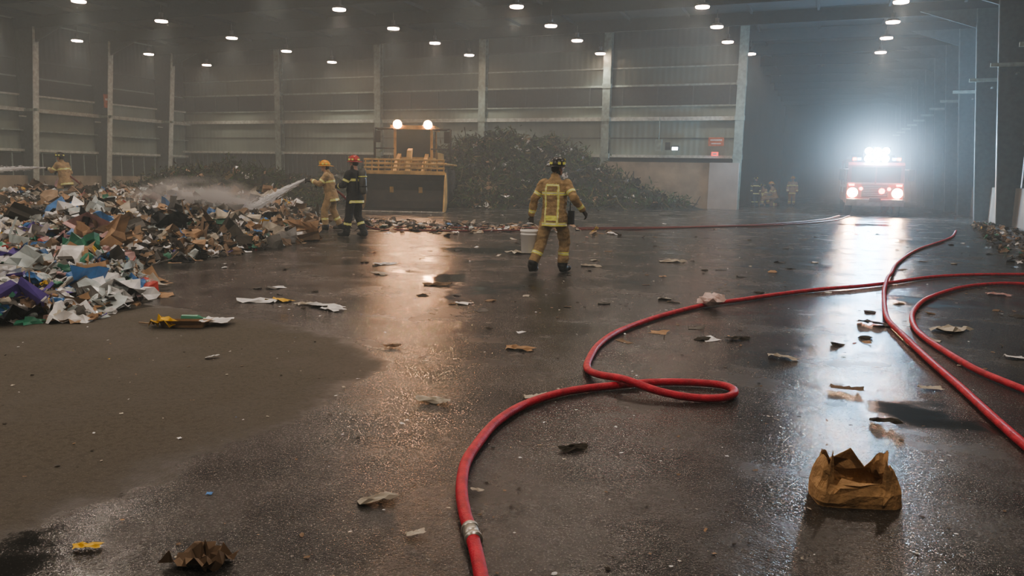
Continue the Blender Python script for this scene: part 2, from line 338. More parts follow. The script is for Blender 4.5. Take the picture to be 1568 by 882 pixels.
scatter('debris_heap',items,LM,(*base,LN.index('dark_soil')))
# scattered litter
items=[]
spots=[(-6.19,7.29,.36,'white_plastic'),(-6.0,7.45,.3,'yellow_plastic'),(-5.27,7.38,.34,'white_plastic'),(-5.1,7.25,.28,'white_plastic'),(-5.55,7.4,.22,'cream_paper'),(-4.62,4.87,.09,'white_plastic'),(-2.41,4.57,.18,'cream_paper'),(-1.88,3.01,.15,'cream_paper'),
(-1.54,2.77,.07,'cream_paper'),(-2.70,2.12,.09,'yellow_plastic'),(-1.24,4.07,.13,'dark_soil'),(-2.46,6.35,.22,'cardboard'),(-.25,7.07,.22,'cream_paper'),(.24,6.19,.2,'brown_paper'),(1.34,9.31,.42,'cream_paper'),(.59,9.28,.3,'grey_rag'),
(.83,6.49,.14,'cream_paper'),(-6.9,11.35,.3,'white_plastic'),(-3.73,12.97,.3,'cream_paper'),(2.37,12.68,.26,'dirty_pink'),(-1.49,3.30,.05,'cream_paper'),(-1.8,4.96,.14,'cream_paper'),(-3.52,5.9,.12,'brown_paper'),(1.71,8.03,.2,'white_plastic'),(.46,5.43,.16,'dark_soil'),
(-.71,7.72,.2,'dark_soil'),(-7.6,6.9,.5,'cardboard'),(-7.3,6.2,.45,'white_plastic'),(-7.1,5.5,.5,'cardboard'),(-5.0,9.6,.3,'brown_paper'),(-6.3,10.2,.25,'cream_paper'),(-5.6,14.4,.5,'cream_paper'),(-2.6,14.5,.4,'cream_paper')]
for x,y,s,k in spots:
    T=TC[rng.integers(4)]; items.append((T,(x,y,.02),(s*1.2,s*.55,s*.35),(rng.normal(0,.08),rng.normal(0,.08),rng.uniform(-.3,1.0)),LN.index(k)))
W3={'cream_paper':22,'brown_paper':20,'grey_rag':20,'dark_soil':34,'white_plastic':18,'cardboard':8,'blue_plastic':.5,'yellow_plastic':.5}
for _ in range(3300):
    y=1.8+32*rng.random()**1.25; a=rng.uniform(-1.0,.26); x=math.tan(a)*y
    if x>5.5 or x<-38: continue
    s=rng.uniform(.010,.034) if rng.random()<.86 or y<7 else rng.uniform(.05,.17)
    if y<7: s*=rng.uniform(.35,.8)
    T=[TS,TS,TK,TB][rng.integers(4)]; T=T[rng.integers(len(T))]
    items.append((T,(x,y,.006),(s*1.2,s,s*.4),(rng.normal(0,.12),rng.normal(0,.12),rng.uniform(0,6.3)),pick(W3)))
for (cx_,cy_) in ((-11,19),(-8.5,21),(-13,21)):
    for _ in range(150):
        s=rng.uniform(.05,.25); T=[TS,TB,TC][rng.integers(3)]; T=T[rng.integers(len(T))]
        items.append((T,(cx_+rng.normal(0,1.7),cy_+rng.normal(0,.7),.03),(s*1.2,s,s*.6),(rng.normal(0,.3),rng.normal(0,.3),rng.uniform(0,6.3)),pick(W2)))
scatter('scattered_litter',items,LM)
b=B('crumpled_paper_scrap'); tv,tf=T_sheet(9,.35); b.add((tv*np.array([.22,.16,.13])+np.array([0,0,.03])).tolist(),tf,LM[3]); b.done((-2.2,2.22,.0))
b=B('torn_cardboard_box'); R3=Matrix.Rotation(.38,4,'Z')
tv,tf=TX[0]; b.add((tv*np.array([.40,.26,.16])+np.array([-.02,0,.004])).tolist(),tf,LM[2],M=R3)
tv,tf=TC[1]; b.add((tv*np.array([.26,.20,.26])+np.array([-.20,-.05,.06])).tolist(),tf,LM[9],M=R3)
tv,tf=TC[2]; b.add((tv*np.array([.30,.26,.06])+np.array([.24,.12,.05])).tolist(),tf,LM[0],M=R3)
b.add((TO[0][0]*np.array([.26,.22,.22])+np.array([.0,.17,.05])).tolist(),TO[0][1],LM[8],M=R3)
b.cyl((-.32,-.02,.02),(-.50,.04,.02),.008,LM[13],M=R3); b.done((-5.80,5.80,0))
# paper bag
mb=mat('kraft_paper',(.50,.31,.15),.8,0,.3,9,.5,40)
b=B('paper_bag'); rings=[];n=40
for k,(z,sx,sy) in enumerate(((0,.19,.11),(.02,.195,.115),(.07,.19,.11),(.12,.175,.10),(.16,.165,.09),(.2,.15,.07))):
    r=[]
    for j in range(n):
        t=j*2*math.pi/n; c,s_=math.cos(t),math.sin(t); e=.35
        x=sx*abs(c)**e*(1 if c>0 else -1); y=sy*abs(s_)**e*(1 if s_>0 else -1)
        nn=mnoise.noise(Vector((x*14,y*14,z*12))); n2=mnoise.noise(Vector((x*38,y*38,z*30)))
        zz=z*(1+.55*mnoise.noise(Vector((c*2.2,s_*2.2,4)))*(z/.2)**2+.25*n2*(z/.2)**2)-(.08 if abs(c)<.5 and s_<0 else 0)*(z/.2)**2
        r.append((x*(1+.14*nn+.06*n2)+.03*nn,y+.035*nn*(z/.1)+.012*n2,zz+.004))
    rings.append(r)
b.loft(rings,mb,False,False); b.add([rings[0][j] for j in range(n)],[tuple(range(n))],mb)
b.add([(-.17,-.1,.012),(.17,-.1,.012),(.17,.1,.012),(-.17,.1,.012)],[(0,1,2,3)],mb)
o=b.done((.22,4.0,0),.3,recalc=False); sd=o.modifiers.new('s','SOLIDIFY'); sd.thickness=.004
# ------------------------------------------------------------------ hoses
mh=mat('red_hose_jacket',(.58,.022,.050),.45,0,.3,14,.35,120); mdh=mat('dark_hose_jacket',(.16,.02,.02),.5); m_met=mat('aluminium_coupling',(.6,.58,.52),.35,.8)
def crom(P,n=10):
    P=[Vector(p) for p in P]; Q=[P[0]*2-P[1]]+P+[P[-1]*2-P[-2]]; out=[]
    for i in range(1,len(Q)-2):
        for k in range(n):
            t=k/n; a,b_,c,d=Q[i-1:i+3]
            out.append(.5*((2*b_)+(-a+c)*t+(2*a-5*b_+4*c-d)*t*t+(-a+3*b_-3*c+d)*t**3))
    return out+[P[-1]]
def hose(name,pts,r,m,coup=()):
    pts=[(p[0],p[1],p[2] if len(p)>2 else r+.003) for p in pts]; C=crom(pts); b=B(name); rings=[];seg=14
    for i,p in enumerate(C):
        d=(C[min(i+1,len(C)-1)]-C[max(i-1,0)]).normalized(); u=d.cross(Vector((0,0,1))).normalized(); w=u.cross(d)
        rr=r*(1+.05*mnoise.noise(p*3)); rings.append([p+(u*math.cos(t)*1.04+w*math.sin(t)*.96)*rr for t in [k*2*math.pi/seg for k in range(seg)]])
    b.loft(rings,m)
    for i in coup:
        p=Vector(pts[i]); q=Vector(pts[i+1]); d=(q-p).normalized()
        b.cyl(p-d*.04,p+d*.04,r*1.22,m_met,seg=18); b.cyl(p-d*.055,p-d*.035,r*1.35,m_met,seg=18); b.cyl(p+d*.035,p+d*.055,r*1.35,m_met,seg=18)
    return b.done()
h1=[(-1.0,2.3),(-1.12,2.53),(-1.30,2.83),(-1.40,2.98),(-1.54,3.23),(-1.67,3.54),(-1.74,3.84),(-1.80,4.25),(-1.78,4.66),(-1.67,5.02),(-1.51,5.26),(-1.35,5.42),(-1.11,5.64),(-0.84,5.77),(-0.62,5.79),(-0.52,5.66),(-0.56,5.47),(-0.75,5.36),(-1.00,5.33,.055),(-1.28,5.41,.092),(-1.52,5.58,.06),(-1.68,5.83),(-1.77,6.22),(-1.84,6.76),(-1.83,7.38),(-1.70,8.15),(-1.49,8.93),(-1.25,9.58),(-0.89,10.23),(-0.45,11.03),(0.04,11.78),(0.58,12.46),(1.07,13.22),(1.61,14.15),(2.28,14.92),(3.25,15.59),(4.68,16.35)]
hose('fire_hose',h1,.029,mh,(2,))
hose('fire_hose',[(4.0,29),(3.33,25.07),(2.04,20.13),(1.35,16.48),(1.1,14.4,.05),(0.97,13.3,.093),(.86,12.2,.05),(0.80,11.28),(0.73,9.66),(0.80,8.68),(0.92,7.50),(1.04,6.53),(1.12,5.79),(1.19,5.21),(1.28,4.62),(1.5,3.6)],.029,mh)
hose('fire_hose',[(5.9,14.6),(4.10,14.24),(2.94,14.06),(2.47,13.79),(1.92,13.00),(1.35,11.58),(1.06,10.28),(0.97,9.30),(1.0,8.56),(1.14,7.73),(1.27,7.18),(1.48,6.68),(1.76,6.02),(2.4,5.0)],.029,mh)
hose('attack_hose',[(-11.55,17.6,.55),(-11.4,17.75,.15),(-11.1,18.0,.03),(-10.7,18.23),(-9.23,18.89),(-7.86,20.25),(-6.86,21.33),(-4.86,23.56),(-3.22,25.98),(-1.34,28.75),(0.3,33.35),(1.0,38.5)],.024,mdh)
hose('attack_hose',[(-11.4,19.2),(-10.6,19.7),(-9,20.6),(-6.5,22.6),(-4,25.2),(-2,28.4),(-.2,33.5),(.6,38.5)],.022,mdh)
b=B('plastic_bag'); tv,tf=TB[0]; b.add((tv*np.array([.3,.26,.3])).tolist(),tf,mat('pinkish_bag',(.72,.56,.52),.5)); tv,tf=TB[2]; b.add((tv*np.array([.2,.2,.22])+np.array([.08,.02,.03])).tolist(),tf,MATS['pinkish_bag']); b.done((-1.22,9.47,.10))
# ------------------------------------------------------------------ people
m_tan=mat('turnout_tan',(.42,.30,.155),.85,0,.25,9,.5,40); m_black=mat('turnout_black',(.016,.016,.018),.8,0,.3,9,.5,40)
m_yel=mat('reflective_yellow_glow',(.85,.87,.20),.4,0,.1,5,emit=(.8,.8,.2),estr=.05); m_sil=mat('reflective_silver',(.80,.80,.62),.35,0,.1,5)  # yellow stripes carry a faint added glow on top of their own colour
m_boot=mat('rubber_boot',(.02,.02,.02),.45); m_glove=mat('leather_glove',(.06,.05,.04),.8); m_skin=mat('skin',(.50,.30,.21),.55,0,.08)
m_hair=mat('hair_dark',(.05,.03,.02),.8); m_eyew=mat('eye_white',(.8,.8,.8),.3); m_eyed=mat('eye_iris',(.05,.03,.02),.2); m_lip=mat('lips',(.38,.16,.13),.5)
m_tank=mat('air_cylinder',(.10,.10,.09),.35); m_strap=mat('webbing',(.03,.03,.03),.8)
def capsule(b,p,q,r0,r1,m,seg=16):
    p=Vector(p); q=Vector(q); d=(q-p); L=d.length; d=d.normalized() if L>1e-6 else Vector((0,0,1)); u=d.orthogonal().normalized(); w=d.cross(u); rings=[]
    for a in (-80,-55,-28,0): a=math.radians(a); rings.append((p+d*r0*math.sin(a),r0*math.cos(a)))
    for a in (0,28,55,80): a=math.radians(a); rings.append((q+d*r1*math.sin(a),r1*math.cos(a)))
    b.loft([[c+(u*math.cos(t)+w*math.sin(t))*r for t in [k*2*math.pi/seg for k in range(seg)]] for c,r in rings],m)
def remeshed(b,vox,parent,smooth=3):
    o=b.done(); md=o.modifiers.new('r','REMESH'); md.mode='VOXEL'; md.voxel_size=vox
    ms=o.modifiers.new('s','SMOOTH'); ms.factor=.5; ms.iterations=smooth
    dg=bpy.context.evaluated_depsgraph_get(); dg.update(); me=bpy.data.meshes.new_from_object(o.evaluated_get(dg)); 
    old=o.data; o.modifiers.clear(); o.data=me; me.name=b.name; bpy.data.meshes.remove(old)
    me.polygons.foreach_set('use_smooth',[True]*len(me.polygons)); o.parent=parent; return o
STD=dict(P=(0,0,.95),N=(0,0,1.50),H=(0,-.02,1.655),Ls=(.19,0,1.43),Le=(.27,.03,1.15),Lw=(.29,-.07,.91),Rs=(-.19,0,1.43),Re=(-.27,.03,1.15),Rw=(-.29,-.07,.91),
 Lh=(.10,0,.93),Lk=(.12,-.03,.50),La=(.13,.02,.10),Rh=(-.10,0,.93),Rk=(-.12,-.03,.50),Ra=(-.13,.02,.10),Lt=(.03,-.17,-.06),Rt=(-.03,-.17,-.06),turn=0)
def hand(name,parent,w,d,nrm,curl,vox,side):
    b=B(name); w=Vector(w); d=Vector(d).normalized(); nrm=Vector(nrm); nrm=(nrm-d*nrm.dot(d)).normalized(); s=d.cross(nrm)*side
    for k in (-1.3,-.4,.4,1.3): capsule(b,w+s*k*.012,w+d*.085+s*k*.020,.020,.015,m_glove,10)
    for k,l in ((-1.5,.034),(-.5,.040),(.5,.037),(1.5,.029)):
        p=w+d*.085+s*k*.019; dd=d.copy()
        for j in range(3):
            dd=(dd+nrm*curl*(.55+.35*j)).normalized(); q=p+dd*l*(1-.12*j); capsule(b,p,q,.0115,.0100,m_glove,8); p=q
    p=w+d*.02-s*.030; dd=(d*.7-s*.7+nrm*.3).normalized()
    for j in range(2): q=p+dd*.038; capsule(b,p,q,.013,.011,m_glove,8); p=q; dd=(dd+nrm*curl+s*.5).normalized()
    return remeshed(b,vox,parent,1)
def firefighter(loc,h,pose,suit,helm,helm2,vox=.011,tank=False,sc=1.0,pants=None,kneel=False,name='firefighter',stripes=True,harness=False):
    J={k:(Vector(v) if not isinstance(v,(int,float)) else v) for k,v in {**STD,**pose}.items()}
    root=bpy.data.objects.new(name,None); link(root); root.location=loc; root.rotation_euler=(0,0,math.atan2(h[0],-h[1])); root.scale=(sc,)*3
    A=(J['N']-J['P']).normalized(); L=(J['N']-J['P']).length
    Rv=(J['Ls']-J['Rs']); Rv=(Rv-A*Rv.dot(A)).normalized(); F=Rv.cross(A)
    if F.y>0: F=-F
    b=B('body')
    prof=[(-.20,.215,.175),(-.10,.21,.17),(.05,.195,.155),(.17,.19,.15),(.30,.205,.155),(.42,.215,.15),(.49,.20,.13),(.53,.13,.10),(.58,.075,.075)]
    k=L/.55; prof=[(s*k,a,c) for s,a,c in prof]
    if kneel: prof=prof[1:]
    rings=[]
    for s,a,c in prof:
        o=J['P']+A*s; r=[]
        for j in range(28):
            t=j*2*math.pi/28; cc,ss=math.cos(t),math.sin(t); r.append(o+Rv*a*math.copysign(abs(cc)**.85,cc)+F*c*math.copysign(abs(ss)**.85,ss))
        rings.append(r)
    b.loft(rings,suit)
    caps=[]
    def C(p,q,r0,r1,l): caps.append((np.array(p),np.array(q),r0,r1,l)); capsule(b,p,q,r0,r1,suit)
    for S in 'LR':
        C(J[S+'s'],J[S+'e'],.088,.070,'up'); C(J[S+'e'],J[S+'w'],.070,.056,'fore')
        C(J[S+'h'],J[S+'k'],.118,.092,'thigh'); C(J[S+'k'],J[S+'a'],.092,.082,'shin')
        toe=J[S+'a']+J[S+'t']; C(J[S+'a']+Vector((0,.02,-.03)),toe+Vector((0,0,.02)),.062,.050,'boot'); C(J[S+'a']+(J[S+'k']-J[S+'a'])*.0,J[S+'a']+Vector((0,.03,-.045)),.072,.052,'boot')
    C(J['N'],J['H'],.062,.06,'neck'); C(J['N']-A*.02,J['N']+A*.04,.085,.075,'collar')
    o=remeshed(b,vox,root,3); me=o.data
    n=len(me.vertices); co=np.empty(n*3); me.vertices.foreach_get('co',co); co=co.reshape(-1,3); nr=np.empty(n*3); me.vertices.foreach_get('normal',nr); nr=nr.reshape(-1,3)
    dsp=np.array([mnoise.noise(Vector((c[0]*7,c[1]*7,c[2]*11)))*.014+mnoise.noise(Vector((c[0]*17,c[1]*17,c[2]*24)))*.008 for c in co]); 
    co+=nr*dsp[:,None]; co[:,2]=np.maximum(co[:,2],.002); me.vertices.foreach_set('co',co.ravel()); me.update()
    pn=len(me.polygons); fc=np.empty(pn*3); me.polygons.foreach_get('center',fc); fc=fc.reshape(-1,3)
    best=np.full(pn,9.); lab=np.zeros(pn,int); tt=np.zeros(pn)
    labs=['torso','up','fore','thigh','shin','boot','neck','collar']
    P=np.array(J['P']); q=fc-P; s=q@np.array(A); u=q@np.array(Rv); v=q@np.array(F)
    pa=np.interp(s,[x[0] for x in prof],[x[1] for x in prof]); pc=np.interp(s,[x[0] for x in prof],[x[2] for x in prof])
    dt=(np.sqrt((u/pa)**2+(v/pc)**2)-1)*np.minimum(pa,pc); dt=np.where(s<prof[0][0]-.01,9,dt); dt=np.where(s>prof[-1][0],9,dt)
    best=dt.copy(); 
    for p,e,r0,r1,l in caps:
        d=e-p; t=np.clip(((fc-p)@d)/(d@d),0,1); dd=np.linalg.norm(fc-(p+t[:,None]*d),axis=1)-(r0+(r1-r0)*t)
        mk=dd<best; best[mk]=dd[mk]; lab[mk]=labs.index(l); tt[mk]=t[mk]
    pants=pants or suit
    mats=[suit,pants,m_yel,m_sil,m_boot,m_strap]; me.materials.clear(); [me.materials.append(x) for x in mats]
    mi=np.zeros(pn,int); mi[(lab==3)|(lab==4)]=1; mi[lab==5]=4; mi[lab==6]=5; mi[(lab==4)&(tt>.86)]=4
    def band(mask,x,c,wd):
        mi[mask&(abs(x-c)<wd)]=2; mi[mask&(abs(x-c)<wd*.33)]=3
    if stripes:
        T=lab==0
        band(T,s,.33*k,.026); band(T,s,-.155*k,.028)
        bk=T&(v<0.02); 
        if harness:
            band(T&(s>-.16)&(s<.45),np.abs(u),.105,.016); band(bk&(np.abs(u)<.11),s,.46*k,.018)
            mi[bk&(np.abs(u)<.085)&(abs(s+.06)<.035)]=2
        band(lab==1,tt,.62,.085); band(lab==2,tt,.78,.10); band(lab==4,tt,.50,.062)
    me.polygons.foreach_set('material_index',mi.tolist()); me.update()
    hd=bpy.data.objects.new('head_pivot',None); link(hd,root); hd.location=J['H']; hd.rotation_euler=(J.get('nod',0),0,J['turn'])
    b=B('head'); b.ell((0,.01,.02),(.076,.096,.105),m_skin); capsule(b,(0,-.035,-.065),(0,-.055,-.07),.046,.036,m_skin); b.ell((0,-.02,-.02),(.066,.078,.085),m_skin)
    capsule(b,(0,-.088,.005),(0,-.108,-.022),.010,.015,m_skin,8); capsule(b,(-.035,-.083,.028),(.035,-.083,.028),.012,.012,m_skin,8)
    for sx in (-1,1): b.ell((sx*.078,.01,-.005),(.012,.022,.032),m_skin,10)
    capsule(b,(0,.02,-.05),(0,.03,-.15),.055,.06,m_skin)
    remeshed(b,.006 if vox<.015 else .012,hd,2)
    b=B('face_details')
    for sx in (-1,1):
        b.ell((sx*.030,-.082,.006),(.013,.009,.009),m_eyew,8); b.ell((sx*.030,-.089,.006),(.006,.004,.006),m_eyed,8)
    b.ell((0,-.091,-.052),(.024,.008,.008),m_lip,8); b.ell((0,.03,.0),(.080,.082,.07),m_hair,12); b.done(parent=hd)
    b=B('helmet'); rings=[];N_=28
    def ring(z,rx,ry,oy): return [(rx*math.cos(t),oy+ry*math.sin(t),z) for t in [j*2*math.pi/N_ for j in range(N_)]]
    b.loft([ring(.045,.112,.135,.0),ring(.075,.112,.135,0),ring(.115,.103,.124,0),ring(.150,.082,.098,0),ring(.172,.05,.06,0),ring(.178,.01,.012,0)],helm)
    b.loft([ring(.045,.108,.130,0),ring(.050,.112,.136,0),ring(.038,.150,.195,.03),ring(.030,.152,.200,.032),ring(.036,.115,.140,0)],helm)
    for a in (-.5,0,.5):
        b.loft([[(.008*math.cos(q_)+a*.11*math.cos(p_),-.13*math.sin(p_-math.pi/2)*1.0,.075+.108*math.cos(p_-math.pi/2)+.006*math.sin(q_)) for q_ in [j*math.pi/3 for j in range(6)]] for p_ in [math.pi*k_/8 for k_ in range(1,8)]],helm)
    b.box((0,-.135,.115),(.07,.012,.09),helm2,taper=.6)
    for sx in (-1,1):
        for oy in (-.04,.05): b.box((sx*.106,oy,.085),(.012,.05,.04),m_yel)
    b.box((0,.133,.085),(.06,.012,.035),m_yel); b.loft([ring(.052,.1135,.1365,0),ring(.062,.1135,.1365,0)],m_strap,False)
    b.done(parent=hd)
    for S,sg in (('L',1),('R',-1)):
        wv=J[S+'w']; dd=(wv-J[S+'e']).normalized()
        if S+'d' in J: dd=J[S+'d']
        nn=J.get(S+'n',Vector((-sg,0,0)) ); hand('hand_'+('left' if S=='L' else 'right'),root,wv+dd*.045,dd,nn,J.get('curl',.45),.0065 if vox<.015 else .012,sg)
    if tank:
        b=B('breathing_apparatus'); bk=-F
        p=J['P']+A*.08+bk*.25; capsule(b,p,p+A*.42,.085,.085,m_tank); b.cyl(p-A*.12,p-A*.05,.03,m_met); capsule(b,p+bk*-.09-A*.02+Rv*-.1,p+bk*-.09+Rv*-.1+A*.4,.02,.02,m_strap,8); capsule(b,p+bk*-.09-A*.02+Rv*.1,p+bk*-.09+Rv*.1+A*.4,.02,.02,m_strap,8)
        for s_ in (.1,.32):
            for i in range(12):
                a=math.radians(i*30); a2=math.radians(i*30+30)
                b.cyl(p+A*s_+(Rv*math.cos(a)+bk*math.sin(a))*.09,p+A*s_+(Rv*math.cos(a2)+bk*math.sin(a2))*.09,.012,m_yel if s_>.2 else m_strap,seg=6)
        b.done(parent=root)
    bpy.context.view_layer.update(); return root
hel_k=mat('helmet_black',(.02,.02,.02),.3); hel_r=mat('helmet_red',(.5,.04,.03),.3); hel_y=mat('helmet_yellow',(.9,.40,.03),.3); hel_sh=mat('helmet_shield',(.7,.6,.1),.4)
f1=firefighter((-4.02,11.75,0),(.12,.99),dict(H=(-.02,-.03,1.665),turn=-.45,Ls=(.19,.02,1.43),Le=(.32,.08,1.17),Lw=(.385,.04,.94),Ld=(.05,-.02,-1),
   Rs=(-.19,-.02,1.43),Re=(-.35,.04,1.22),Rw=(-.43,-.11,1.04),Lh=(.10,.0,.93),Lk=(.18,.07,.50),La=(.24,.26,.13),Lt=(.02,-.16,-.08),Rh=(-.10,-.02,.93),Rk=(-.10,-.20,.52),Ra=(-.08,-.19,.10),curl=.9,Ln=(0,-1,0)),m_tan,hel_k,hel_sh,harness=True)
b=B('portable_radio'); b.box((0,0,0),(.09,.06,.22),m_strap); b.cyl((.02,0,.08),(.02,0,.24),.008,m_strap); b.box((0,-.032,.03),(.05,.01,.05),m_tank); o=b.done((-.25,-.10,.90),0,f1,bevel=.006)
m_bk=mat('white_bucket_plastic',(.97,.97,.95),.45,0,.01)
hw=f1.matrix_world@Vector((.385,.04,.785))
b=B('plastic_bucket'); n=28
def rg(z,r): return [(r*math.cos(j*2*math.pi/n),r*math.sin(j*2*math.pi/n),z) for j in range(n)]
b.loft([rg(0,.13),rg(.005,.135),rg(.29,.15),rg(.295,.158),rg(.305,.158),rg(.31,.151),rg(.335,.153),rg(.34,.162),rg(.37,.163),rg(.372,.15),rg(.36,.148),rg(.03,.125)],m_bk)
C=[Vector((.158*math.cos(a),0,.33+.15*math.sin(a))) for a in [math.pi*k/16 for k in range(17)]]
for i in range(16): b.cyl(C[i],C[i+1],.004,m_met,seg=6)
b.cyl((-.05,0,.478),(.05,0,.478),.014,m_wh)
b.done((hw.x-.02,hw.y-.01,hw.z-.478),.5)
hp=dict(P=(0,.03,.93),N=(0,-.06,1.46),H=(0,-.12,1.61),Ls=(.19,-.07,1.40),Le=(.25,-.24,1.18),Lw=(.11,-.43,1.26),Ld=(-.35,-1,.05),Rs=(-.19,-.04,1.40),Re=(-.29,.0,1.14),Rw=(-.17,-.20,1.16),Rd=(.3,-1,.1),Ln=(-.3,0,-1),Rn=(.6,0,-1),
   Lh=(.10,.02,.92),Lk=(.14,-.14,.51),La=(.15,-.10,.10),Rh=(-.10,.03,.92),Rk=(-.15,.06,.50),Ra=(-.17,.26,.10),curl=.9)
hd_=(-.86,-.50)
f2=firefighter((-12.2,17.3,0),hd_,hp,m_tan,hel_y,hel_sh,sc=1.03)
def nozzle(root):
    b=B('hose_nozzle'); b.cyl((-.02,.05,1.10),(-.02,-.30,1.20),.028,mdh); b.cyl((-.02,-.30,1.20),(-.02,-.42,1.235),.035,m_strap); b.cyl((-.02,-.42,1.235),(-.02,-.62,1.29),.03,m_strap,.042); b.cyl((-.02,-.36,1.22),(-.02,-.34,1.08),.016,m_strap)
    C=crom([(-.02,.05,1.10),(-.10,.25,.95),(-.2,.5,.7),(-.22,.75,.52)],6)
    for i in range(len(C)-1): capsule(b,C[i],C[i+1],.027,.027,mdh,10)
    return b.done(parent=root)
nozzle(f2)
f3=firefighter((-10.5,15.9,0),(-.93,.12),dict(Le=(.27,-.08,1.17),Lw=(.20,-.30,1.14),Re=(-.27,-.05,1.17),Rw=(-.2,-.28,1.20),Lk=(.14,-.06,.5),La=(.17,-.12,.1),Ra=(-.14,.14,.1),N=(0,-.03,1.5)),m_black,hel_r,hel_sh,tank=True,sc=1.06)
f4=firefighter((-22.8,17.9,.2),(-.95,-.25),hp,m_tan,hel_k,hel_sh,vox=.016); nozzle(f4)
firefighter((-2.0,50.4,0),(.1,-1),dict(),m_tan,hel_y,hel_sh,vox=.02)
kn=dict(P=(0,.05,.52),N=(0,-.12,1.02),H=(0,-.18,1.17),Ls=(.19,-.10,.96),Le=(.27,-.22,.72),Lw=(.15,-.42,.68),Rs=(-.19,-.10,.96),Re=(-.27,-.22,.72),Rw=(-.12,-.42,.66),Lh=(.1,.03,.5),Lk=(.18,-.36,.50),La=(.16,-.30,.10),Rh=(-.1,.05,.5),Rk=(-.16,-.20,.12),Ra=(-.15,.24,.10),Rt=(0,-.1,-.07))
firefighter((-3.95,48.0,0),(.5,-.8),{},m_black,hel_k,hel_sh,vox=.02,sc=.95)
firefighter((-3.45,48.6,0),(-.6,-.7),kn,m_tan,hel_k,hel_sh,vox=.02,kneel=True)
firefighter((-2.95,49.2,0),(-.9,-.1),kn,m_tan,hel_y,hel_sh,vox=.02,kneel=True,sc=1.1)
m_wat=mat('water_droplets',(.93,.95,.97),.2,0,.03,5)
def spray(name,a,c,r0,r1,n,drop):
    V=[];F=[];a=np.array(a);c=np.array(c);d=c-a;L=np.linalg.norm(d);dn=d/L;u=np.cross(dn,[0,0,1]);u/=np.linalg.norm(u);w=np.cross(u,dn)
    for _ in range(n):
        t=rng.random()**.8; r=(r0+(r1-r0)*t)*abs(rng.normal(0,.5)); q=rng.uniform(0,6.28); rad=(u*math.cos(q)+w*math.sin(q))*r
        p=a+d*t+rad-np.array([0,0,drop*t*t]); l=rng.uniform(.04,.13)*(1-.5*t); dd=dn+rad/L-np.array([0,0,2*drop*t/L]); th=rng.uniform(.003,.007)*(1+.8*t)
        o=len(V); V+=[p-dd*l,p+u*th,p+dd*l*.5,p-u*th,p+w*th,p-w*th]; F+=[(o,o+1,o+4),(o,o+4,o+3),(o,o+3,o+5),(o,o+5,o+1),(o+2,o+4,o+1),(o+2,o+3,o+4),(o+2,o+5,o+3),(o+2,o+1,o+5)]
    me=bpy.data.meshes.new(name); me.from_pydata([tuple(v) for v in V],[],F); me.materials.append(m_wat); return link(bpy.data.objects.new(name,me))
bpy.context.view_layer.update()
na=f2.matrix_world@Vector((-.02,-.63,1.29)); spray('water_stream',na,(-13.75,15.4,.42),.02,.20,4200,.12)
nb=f4.matrix_world@Vector((-.02,-.63,1.29)); spray('water_stream',nb,nb+Vector((-3.6,-1.7,-.15)),.02,.25,3800,.3)
def steam(name,c,r,dens,noisy=True):
    m=bpy.data.materials.new(name+'_vapour'); m.use_nodes=True; nt=m.node_tree; nt.nodes.clear(); N=nt.nodes; L=nt.links
    tc=N.new('ShaderNodeTexCoord'); ln=N.new('ShaderNodeVectorMath'); ln.operation='LENGTH'; L.new(tc.outputs['Object'],ln.inputs[0])
    mr=N.new('ShaderNodeMapRange'); mr.inputs['From Min'].default_value=1.0; mr.inputs['From Max'].default_value=.2 if noisy else 0; L.new(ln.outputs['Value'],mr.inputs['Value'])
    out=mr.outputs[0]
    if noisy:
        nz=N.new('ShaderNodeTexNoise'); nz.inputs['Scale'].default_value=2.2; L.new(tc.outputs['Object'],nz.inputs['Vector'])
        m2=N.new('ShaderNodeMapRange'); m2.inputs['From Min'].default_value=.42; m2.inputs['From Max'].default_value=.7; L.new(nz.outputs['Fac'],m2.inputs['Value'])
        mu=N.new('ShaderNodeMath'); mu.operation='MULTIPLY'; L.new(mr.outputs[0],mu.inputs[0]); L.new(m2.outputs[0],mu.inputs[1]); out=mu.outputs[0]
    else:
        mu=N.new('ShaderNodeMath'); mu.operation='POWER'; mu.inputs[1].default_value=2; L.new(out,mu.inputs[0]); out=mu.outputs[0]
    mv=N.new('ShaderNodeMath'); mv.operation='MULTIPLY'; mv.inputs[1].default_value=dens; L.new(out,mv.inputs[0])
    v=N.new('ShaderNodeVolumeScatter'); L.new(mv.outputs[0],v.inputs['Density']); ou=N.new('ShaderNodeOutputMaterial'); L.new(v.outputs[0],ou.inputs['Volume'])
    b=B(name); b.ell((0,0,0),(1,1,1),m,20); o=b.done(c); o.scale=r; return o
steam('steam_cloud',(-14.2,14.7,.7),(2.0,1.4,.72),7)
steam('flood_glow_haze',(2.0,39.4,2.75),(4.4,2.6,3.4),.16,False)  # added scatter volume that makes a glow around the truck floods
